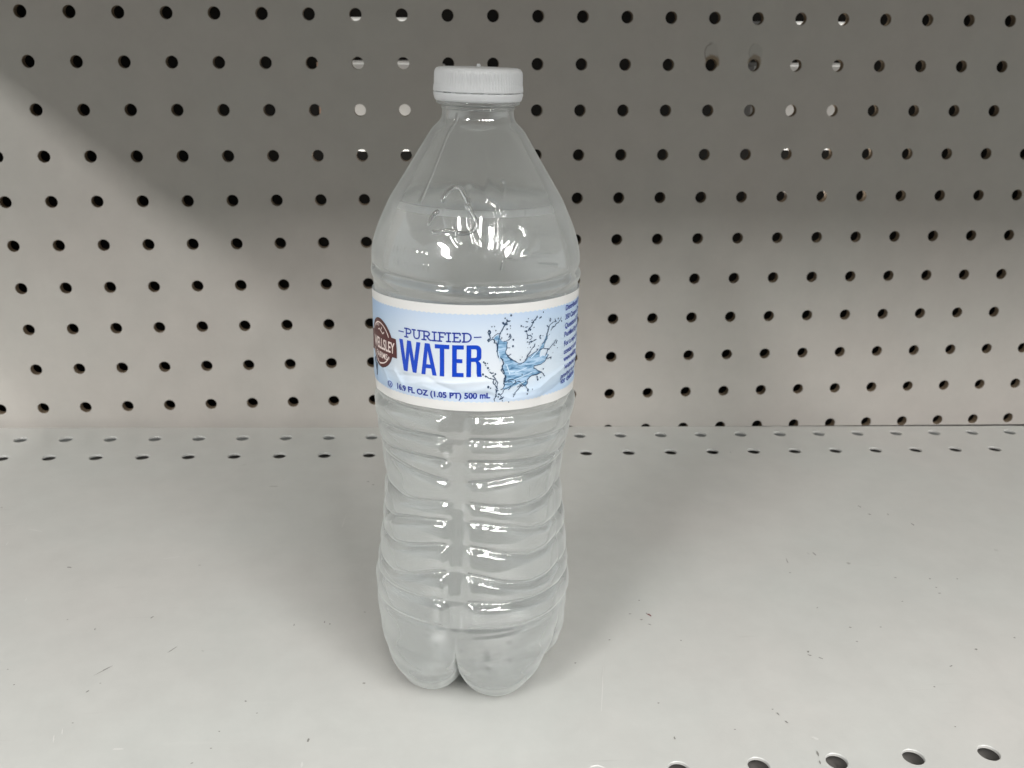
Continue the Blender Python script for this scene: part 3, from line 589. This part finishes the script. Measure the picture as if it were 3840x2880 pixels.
# R
polys += [box(-3.55, -2.1, ZB, ZT_)]
def arcpts(cx, cy, rx_, ry_, a0, a1, n=12): return [(cx + rx_ * math.cos(math.radians(a0 + (a1 - a0) * i / n)), cy + ry_ * math.sin(math.radians(a0 + (a1 - a0) * i / n))) for i in range(n + 1)]
def band(o_, i_): return [[o_[k], o_[k + 1], i_[k + 1], i_[k]] for k in range(len(o_) - 1)]
oR = [(-2.1, ZT_)] + arcpts(-.75, ZT_ - 1.9, 1.75, 1.9, 90, 0) + arcpts(-.75, ZB + 6.4, 1.75, 1.4, 0, -90) + [(-2.1, ZB + 5.0)]
iR = [(-2.1, ZT_ - 1.3)] + arcpts(-.85, ZT_ - 2.0, .45, .7, 90, 0) + arcpts(-.85, ZB + 6.9, .45, .6, 0, -90) + [(-2.1, ZB + 6.3)]
polys += band(oR, iR)
oL = arcpts(-.6, ZB + 3.6, 1.6, 1.7, 80, 0) + [(1.0, ZB + 1.2), (1.25, ZB)]
iL = arcpts(-.9, ZB + 3.4, .5, 1.6, 80, 0) + [(-.4, ZB + 1.2), (-.2, ZB)]
polys += band(oL, iL)
bm = flat_bm([[tl_(p) for p in q] for q in polys if len(q) > 2])
decal('lettering', bm, ink_b, .10, label)
# PURIFIED in slab letters
ST = []
def pl(*p): ST.append(list(p))
b0, h = 0.0, 2.75
def serif(x, y, w_=1.0): pl((x - w_ / 2, y), (x + w_ / 2, y))
x = 0.0; sp = 0
def col(x): pl((x, 0), (x, h))
def L_P(x): col(x + .55); serif(x + .5, 0, 1.25); serif(x + .35, h, .9); ST.append([(x + .55, h)] + arcpts(x + 1.35, h - .75, .85, .75, 90, -90) + [(x + .55, h - 1.5)]); return 2.75
def L_U(x): ST.append([(x + .5, h), (x + .5, .95)] + arcpts(x + 1.4, .95, .9, .95, 180, 360) + [(x + 2.3, h)]); serif(x + .45, h, 1.1); serif(x + 2.35, h, 1.1); return 3.3
def L_R(x): L_P(x); pl((x + 1.3, h - 1.5), (x + 2.3, 0), (x + 2.75, 0)); return 3.15
def L_I(x): col(x + .55); serif(x + .55, 0, 1.2); serif(x + .55, h, 1.2); return 1.6
def L_F(x): col(x + .55); serif(x + .5, 0, 1.2); pl((x + .1, h), (x + 2.15, h), (x + 2.15, h - .6)); pl((x + .55, h / 2), (x + 1.6, h / 2)); return 2.6
def L_E(x): col(x + .55); pl((x + .1, h), (x + 2.2, h), (x + 2.2, h - .55)); pl((x + .55, h / 2), (x + 1.6, h / 2)); pl((x + .1, 0), (x + 2.25, 0), (x + 2.25, .6)); return 2.75
def L_D(x): col(x + .55); pl((x + .1, h), (x + .55, h)); ST.append([(x + .1, h), (x + 1.2, h)] + arcpts(x + 1.25, h / 2, 1.25, h / 2, 90, -90) + [(x + .1, 0)]); return 2.8
for f_ in (L_P, L_U, L_R, L_I, L_F, L_I, L_E, L_D): x += f_(x)
kx = 22.3 / (x - .2); polys = []
for s_ in ST:
    q = [(-24.4 + a * kx, 143.75 + b_) for a, b_ in s_]
    polys += stroke([tl_(p) for p in q], .46); polys += [disc(*tl_(p), .23, 8) for p in q[:: max(1, len(q) - 1)]]
polys += stroke([tl_((-27.2, 145.2)), tl_((-24.9, 145.2))], .34) + stroke([tl_((-1.35, 145.2)), tl_((.95, 145.2))], .34)
decal('lettering', flat_bm(polys), ink_n, .12, label)
# volume line and the circled mark
bm = bmesh.new()
text_bm(bm, '16.9 FL OZ (1.05 PT) 500 mL', -28.2, 124.95, 32.3, 1.98, .034, tilt=.016)
for q in band(arcpts(-31.5, 125.5, 1.12, 1.15, 0, 360, 24), arcpts(-31.5, 125.5, .86, .9, 0, 360, 24)): bm.faces.new([bm.verts.new((*p, 0)) for p in q])
for q in stroke([(-31.9, 126.1), (-31.9, 125.3), (-31.5, 124.95), (-31.1, 125.3), (-31.1, 126.1)], .26): bm.faces.new([bm.verts.new((*p, 0)) for p in q])
decal('lettering', bm, ink_n, .12, label)
bm = bmesh.new()
for i, t_ in enumerate(['Distributed by:', '350 Campus Drive', 'Questions? Call', 'Purified by reverse', 'For a report on', 'contact us at 1-800', 'www.wellsley', 'WARNING: Cap and', 'product is a choking', 'for children.']):
    text_bm(bm, t_, 34.4 - (1.6 if i == 8 else .6 if i == 9 else 0), [150.0, 146.9, 143.9, 141.0, 137.9, 135.1, 132.6, 129.8, 127.0, 124.8][i], len(t_) * 1.02, 1.8, .022, tilt=.0)
decal('lettering', bm, ink_n, .12, label)

# --- badge
ink_r = ink('maroon_ink', (0.072, 0.009, 0.010)); ink_w = ink('pale_ink', (0.80, 0.68, 0.64))
bc = (-40.0, 137.4); outl = []
for i in range(88):
    a = 2 * math.pi * i / 88; r_ = 8.3 if i % 2 else 7.7; outl.append((bc[0] + r_ * math.cos(a), bc[1] + r_ * math.sin(a)))
badge = decal('badge', flat_bm([outl]), ink_r, .09, label, rm=False)
decal('badge', flat_bm([[(-50.3, 139.6), (-40, 140.9), (-30.15, 141.1), (-29.8, 138), (-29.75, 134.7), (-40, 134.0), (-50.3, 132.6), (-49.6, 136)]]), ink_r, .13, label, rm=False)
bm = bmesh.new()
text_bm(bm, 'WELLSLEY', -46.0, 135.15, 15.2, 3.65, .022, tilt=.055)
text_bm(bm, 'FARMS', -43.6, 132.15, 8.7, 2.1, .014, tilt=.055); text_bm(bm, '\u00ae', -34.5, 133.3, .8, .8)
pol = band(arcpts(*bc, 6.95, 7.05, 28, 152, 30), arcpts(*bc, 6.55, 6.65, 28, 152, 30)) + band(arcpts(*bc, 6.95, 7.05, -152, -28, 30), arcpts(*bc, 6.55, 6.65, -152, -28, 30))
for s_ in ([(-41.4, 141.6), (-40.4, 142.1), (-39.3, 141.6), (-37.9, 140.9), (-36.9, 141.7)], [(-39.0, 142.1), (-38.6, 143.0)], [(-43.4, 142.4), (-43.0, 143.4)], [(-42.3, 142.7), (-41.9, 143.7)], [(-41.2, 142.8), (-40.8, 143.8)]): pol += stroke(s_, .36)
for q in pol: bm.faces.new([bm.verts.new((*p, 0)) for p in q])
decal('badge_lettering', bm, ink_w, .17, label, rm=False)

# --- splash print
SPLASH_BODY= [(3.75, 145.02), (4.44, 146.03), (5.65, 146.5), (5.67, 145.35), (5.9, 144.61), (6.84, 143.93), (7.77, 144.08), (8.09, 143.74), (8.02, 142.7), (7.93, 141.76), (7.54, 140.63), (7.99, 139.76), (8.43, 138.88), (9.85, 137.76), (11.3, 136.97), (12.09, 136.45), (13.56, 136.48), (14.59, 136.88), (15.5, 137.82), (16.68, 138.28), (16.96, 138.7), (18.18, 139.36), (19.67, 140.39), (20.68, 141.49), (21.46, 142.21), (22.1, 143.37), (22.61, 144.35), (23.11, 142.97), (21.91, 141.7), (21.57, 140.15), (20.89, 139.95), (20.25, 139.32), (19.91, 138.2), (20.09, 137.19), (21.15, 137.53), (22.28, 137.31), (22.97, 137.82), (23.72, 137.44), (23.18, 136.69), (23.14, 136.74), (22.18, 135.38), (20.23, 134.72), (18.05, 134.6), (17.77, 134.13), (19.35, 133.06), (21.18, 132.04), (20.06, 131.61), (18.49, 131.52), (16.98, 131.39), (15.83, 130.8), (15.14, 130.13), (15.61, 129.0), (14.5, 128.13), (13.34, 129.35), (11.71, 129.31), (10.38, 128.95), (8.84, 128.07), (7.04, 128.23), (7.51, 130.01), (7.58, 132.33), (7.15, 134.17), (6.62, 135.49), (7.33, 137.23), (6.3, 138.57), (5.04, 139.4), (4.75, 141.43), (4.94, 143.93), (4.45, 144.46)]
SPLASH_STROKES= [(0.45, [(8.02, 150.59), (7.42, 149.81), (6.82, 148.81), (6.33, 147.81), (5.94, 147.1), (5.65, 146.5)]), (0.7, [(6.38, 150.38), (7.12, 149.41), (7.94, 149.57)]), (0.5, [(8.02, 150.49), (8.96, 150.53)]), (0.35, [(7.8, 151.12), (7.92, 150.5)]), (0.45, [(2.3, 147.85), (1.91, 147.14), (2.32, 146.4), (2.71, 147.12), (2.3, 147.85)]), (0.45, [(2.42, 146.4), (2.75, 145.26), (1.95, 144.75), (2.16, 144.23), (2.85, 144.73), (3.65, 145.02), (4.17, 144.17), (3.78, 143.77), (4.8, 143.52)]), (0.3, [(3.25, 145.24), (3.93, 146.05), (4.83, 146.64), (5.65, 146.6)]), (0.35, [(5.65, 146.29), (5.47, 145.16), (5.1, 143.4), (4.93, 141.84), (5.17, 140.25), (5.3, 138.98), (6.03, 138.62)]), (0.6, [(4.8, 143.52), (5.03, 142.15), (4.95, 141.0), (5.39, 139.93)]), (0.3, [(5.9, 144.61), (6.29, 145.22)]), (0.3, [(6.94, 144.03), (8.08, 144.27), (9.02, 144.72), (9.32, 145.32), (8.98, 145.97), (8.58, 145.06)]), (0.3, [(8.09, 143.85), (8.02, 142.7), (8.04, 141.76), (9.09, 141.88)]), (0.3, [(8.04, 141.76), (7.54, 140.63), (7.99, 139.55), (8.53, 139.29), (9.47, 139.74)]), (0.45, [(6.03, 138.8), (6.89, 137.69), (7.12, 136.61), (6.61, 136.22), (6.74, 135.15), (7.18, 134.15), (7.42, 133.17)]), (0.3, [(6.63, 135.16), (6.23, 134.76), (6.77, 133.97), (7.2, 133.3)]), (0.4, [(7.74, 132.72), (7.35, 131.35), (7.28, 130.28), (7.51, 129.5), (6.9, 128.47), (6.27, 128.19)]), (0.4, [(8.06, 132.69), (7.77, 131.53), (7.69, 130.57)]), (0.5, [(8.32, 139.17), (9.3, 138.13), (10.4, 137.49), (11.3, 136.97)]), (0.25, [(11.3, 136.97), (12.66, 136.06), (14.13, 136.62), (15.04, 137.46), (15.48, 138.25)]), (0.3, [(11.55, 135.98), (13.23, 136.2), (14.59, 136.88)]), (0.4, [(7.9, 130.55), (8.75, 131.01), (9.82, 131.44), (10.92, 131.0), (11.28, 130.2), (10.53, 129.53), (9.23, 129.02), (8.28, 128.46), (7.33, 128.11)]), (0.35, [(8.76, 130.47), (9.62, 130.6), (10.18, 130.22)]), (0.4, [(11.17, 130.21), (12.51, 130.37), (13.34, 129.6), (14.07, 128.62), (15.12, 128.89), (15.58, 129.48), (15.53, 130.57), (16.96, 131.54), (18.21, 131.53), (19.51, 131.51)]), (0.35, [(13.34, 129.38), (12.8, 128.37), (12.03, 127.6), (11.27, 126.93), (10.96, 126.1), (10.43, 125.28)]), (0.25, [(10.4, 126.27), (11.18, 126.18)]), (0.3, [(11.78, 128.5), (13.02, 128.88), (13.84, 128.33)]), (0.3, [(9.66, 129.19), (9.25, 128.36), (8.83, 127.86)]), (0.3, [(14.65, 128.75), (15.04, 127.81), (15.78, 127.25), (15.32, 126.78)]), (0.35, [(7.33, 128.0), (6.93, 127.05), (6.1, 126.47), (5.78, 126.92)]), (0.4, [(0.44, 133.58), (0.84, 133.37)]), (0.6, [(1.25, 132.93), (1.66, 132.61)]), (0.35, [(1.25, 133.04), (2.17, 132.49), (2.99, 132.03), (4.02, 131.78), (4.95, 131.41), (5.28, 130.42), (4.99, 129.57), (5.12, 128.59), (4.83, 127.53), (4.74, 126.55), (4.56, 125.59), (4.15, 125.06), (4.38, 124.29)]), (0.35, [(3.92, 131.78), (3.73, 130.72), (4.47, 129.82), (4.91, 128.71)]), (0.3, [(4.75, 131.31), (4.46, 130.25)]), (0.35, [(4.5, 128.3), (5.34, 128.04), (4.83, 127.42)]), (0.45, [(2.65, 134.18), (3.37, 133.73), (3.87, 133.92)]), (0.3, [(3.48, 132.98), (4.1, 133.06), (4.6, 133.46)]), (0.35, [(3.69, 132.97), (4.32, 132.19), (4.64, 131.75)]), (0.45, [(2.01, 135.69), (2.22, 135.26)]), (0.25, [(2.34, 134.62), (2.73, 135.14)]), (0.5, [(6.03, 124.94), (7.28, 125.72)]), (0.4, [(5.06, 126.32), (4.65, 125.91)]), (0.4, [(18.29, 151.07), (17.95, 150.28), (17.23, 149.76), (16.66, 149.0), (16.34, 148.1), (15.64, 147.57), (15.09, 146.7)]), (0.6, [(18.42, 150.84), (18.18, 150.56)]), (0.4, [(17.72, 149.79), (17.22, 149.97)]), (0.4, [(16.41, 149.24), (17.14, 149.04)]), (0.6, [(13.93, 146.73), (14.62, 146.86), (14.29, 146.38)]), (0.3, [(14.65, 146.02), (15.03, 145.13), (14.95, 144.3)]), (0.3, [(15.15, 145.22), (15.97, 145.21), (16.73, 144.37), (16.39, 143.89), (15.68, 143.67)]), (0.35, [(14.72, 144.22), (15.42, 144.34)]), (0.6, [(14.87, 143.25), (15.12, 142.9)]), (0.4, [(15.59, 142.84), (16.3, 143.06), (17.03, 143.06), (18.37, 143.48)]), (0.4, [(16.29, 143.38), (16.44, 142.61)]), (0.35, [(15.5, 142.11), (15.96, 142.58)]), (0.35, [(17.81, 142.09), (17.72, 141.36), (16.88, 140.74), (16.3, 139.97), (15.85, 139.19), (15.27, 138.74), (14.84, 137.73), (14.28, 137.18)]), (0.25, [(16.31, 139.65), (15.51, 138.92), (15.3, 138.2)]), (0.5, [(19.21, 150.2), (20.1, 150.59)]), (0.35, [(14.12, 147.96), (15.03, 148.17)]), (0.35, [(14.28, 149.82), (14.98, 149.63)]), (0.45, [(23.62, 146.93), (23.25, 145.72), (22.73, 144.64), (22.63, 143.91)]), (0.3, [(22.63, 143.91), (22.26, 142.92), (21.47, 142.1), (20.29, 141.24), (19.67, 140.39), (18.18, 139.36), (16.6, 138.65), (15.42, 138.08)]), (0.25, [(23.07, 143.83), (22.83, 142.91), (21.9, 141.8), (21.53, 140.91), (21.58, 139.93)]), (0.5, [(21.57, 140.15), (20.23, 139.75), (19.19, 139.51), (18.46, 138.77)]), (0.35, [(23.62, 146.93), (24.33, 147.43), (25.37, 147.87), (26.65, 147.93), (26.1, 148.89)]), (0.4, [(26.3, 148.21), (26.99, 147.76)]), (0.35, [(29.56, 148.6), (28.89, 147.78), (28.05, 147.21), (26.87, 147.03), (26.26, 146.41), (24.73, 145.86), (24.46, 145.27)]), (0.4, [(24.7, 146.29), (26.1, 146.44)]), (0.4, [(22.72, 147.41), (22.74, 147.09), (23.5, 146.42)]), (0.3, [(23.91, 149.42), (23.65, 148.83), (24.12, 148.32), (24.22, 149.15), (23.91, 149.42)]), (0.35, [(21.58, 139.93), (22.73, 139.6), (23.92, 139.25), (24.35, 139.59), (25.38, 140.35), (26.16, 140.61), (26.62, 141.16), (27.24, 141.78)]), (0.5, [(23.19, 139.07), (24.22, 139.3)]), (0.4, [(23.34, 139.04), (22.95, 138.15), (22.28, 137.31)]), (0.4, [(27.8, 141.22), (27.35, 140.24)]), (0.35, [(25.87, 140.13), (26.88, 139.8)]), (0.4, [(20.0, 144.6), (19.63, 144.13), (20.06, 143.31)]), (0.5, [(18.52, 140.26), (19.04, 139.96), (19.94, 140.23)]), (0.5, [(23.72, 137.44), (23.33, 136.66), (22.63, 136.15)]), (0.4, [(23.51, 135.97), (24.39, 136.32), (25.18, 136.15), (24.9, 135.55)]), (0.35, [(17.75, 134.65), (20.23, 134.72), (22.18, 135.38), (23.48, 136.93)]), (0.4, [(17.77, 134.13), (19.37, 132.79), (21.18, 131.91), (19.73, 131.67), (18.18, 131.57)]), (0.4, [(21.63, 132.87), (21.96, 133.06)]), (0.35, [(19.13, 131.0), (19.35, 129.64)]), (0.35, [(21.37, 131.61), (22.45, 130.32)]), (0.35, [(20.3, 129.98), (20.93, 130.38)])]
SPLASH_DROPS= [(0.35, (9.12, 152.31)), (0.25, (7.22, 151.46)), (0.2, (3.12, 148.97)), (0.18, (3.93, 148.99)), (0.22, (4.35, 147.69)), (0.22, (8.95, 148.93)), (0.3, (7.93, 147.97)), (0.15, (9.03, 148.15)), (0.25, (8.08, 146.3)), (0.25, (8.98, 146.13)), (0.3, (10.09, 144.36)), (0.35, (9.99, 142.27)), (0.25, (12.58, 148.55)), (0.18, (13.27, 148.27)), (0.2, (6.29, 145.22)), (0.25, (12.62, 137.51)), (0.15, (13.27, 138.34)), (0.28, (0.78, 137.51)), (0.3, (1.23, 137.08)), (0.2, (1.94, 137.07)), (0.18, (1.4, 136.44)), (0.35, (2.12, 135.53)), (0.35, (0.59, 133.48)), (0.4, (2.22, 129.48)), (0.25, (2.95, 129.02)), (0.25, (5.49, 125.85)), (0.2, (6.43, 125.9)), (0.2, (6.89, 124.44)), (0.2, (8.94, 123.81)), (0.25, (13.47, 132.4)), (0.2, (14.89, 131.98)), (0.3, (15.23, 125.8)), (0.2, (17.14, 127.01)), (0.35, (15.43, 126.98)), (0.3, (19.28, 130.67)), (0.35, (19.46, 129.76)), (0.3, (4.5, 133.47)), (0.3, (5.57, 126.83)), (0.2, (12.78, 129.13)), (0.25, (20.76, 152.0)), (0.2, (15.06, 150.66)), (0.2, (16.44, 149.97)), (0.2, (17.27, 147.55)), (0.3, (12.63, 148.55)), (0.2, (13.31, 148.27)), (0.35, (15.9, 147.01)), (0.3, (27.86, 148.59)), (0.3, (29.85, 147.36)), (0.2, (16.68, 145.48)), (0.15, (20.95, 144.22)), (0.15, (23.78, 144.12)), (0.2, (28.15, 138.74)), (0.15, (25.88, 137.63)), (0.2, (16.13, 141.17)), (0.12, (15.18, 141.2)), (0.15, (19.24, 141.21))]
m_sp, nt, b = mat('splash_ink'); tc = N(nt, 'ShaderNodeTexCoord')
mp = N(nt, 'ShaderNodeMapping'); mp.inputs['Rotation'].default_value = (0, .75, 0); mp.inputs['Scale'].default_value = (260, 260, 1300); nt.links.new(tc.outputs['Object'], mp.inputs[0])
n_ = N(nt, 'ShaderNodeTexNoise', i_Scale=1.0, i_Detail=4.0, i_Roughness=.6); nt.links.new(mp.outputs[0], n_.inputs['Vector'])
r_ = ramp(nt, n_.outputs['Fac'], [(.30, (.03, .10, .20)), (.42, (.13, .28, .46)), (.52, (.30, .47, .66)), (.64, (.46, .62, .80)), (.75, (.66, .79, .91))]); nt.links.new(r_.outputs[0], b.inputs['Base Color']); b.inputs['Roughness'].default_value = .38
ink_k = ink('dark_ink', (0.02, 0.055, 0.12)); ink_h = ink('pale_blue_ink', (.62, .76, .90))
splash = decal('splash_print', flat_bm([SPLASH_BODY]), m_sp, .09, label, rm=False)
polys = []
rnd = random.Random(3)
for w_, p in SPLASH_STROKES:
    q = []
    for (x0_, y0_), (x1_, y1_) in zip(p, p[1:]):
        for k in range(4):
            t = k / 4; q.append((x0_ + (x1_ - x0_) * t + rnd.uniform(-.09, .09), y0_ + (y1_ - y0_) * t + rnd.uniform(-.09, .09)))
    q.append(tuple(p[-1]))
    for i in range(len(q) - 1):
        ww = w_ * rnd.uniform(.45, .95); polys += stroke(q[i:i + 2], ww)
        if rnd.random() < .5: polys.append(disc(*q[i], ww * rnd.uniform(.45, .75), 7))
for r0_, (x_, y_) in SPLASH_DROPS: polys.append(disc(x_, y_, r0_ * .9, 9, r0_ * 1.1))
for q in (stroke([(-46.5, 130.5), (-45.0, 128.5), (-44.2, 126.5)], 1.2) + stroke([(-43.2, 129.3), (-44.2, 126.5), (-44.0, 124.8)], .9)): polys.append(q)
decal('splash_print', flat_bm(polys), ink_k, .13, label, rm=False)
polys = []
for w_, p in [(.28, [(5.2, 141), (6.0, 137.5)]), (.3, [(8.0, 136.5), (9.2, 133)]), (.3, [(16.5, 137.6), (19, 139.4), (20.5, 141.5)]), (.25, [(11, 133.5), (15, 134.6)]), (.25, [(10.5, 131.0), (17, 132.6)]), (.25, [(10.8, 129), (14.5, 130)])]: polys += stroke(p, w_)
decal('splash_print', flat_bm(polys), ink_h, .17, label, rm=False)
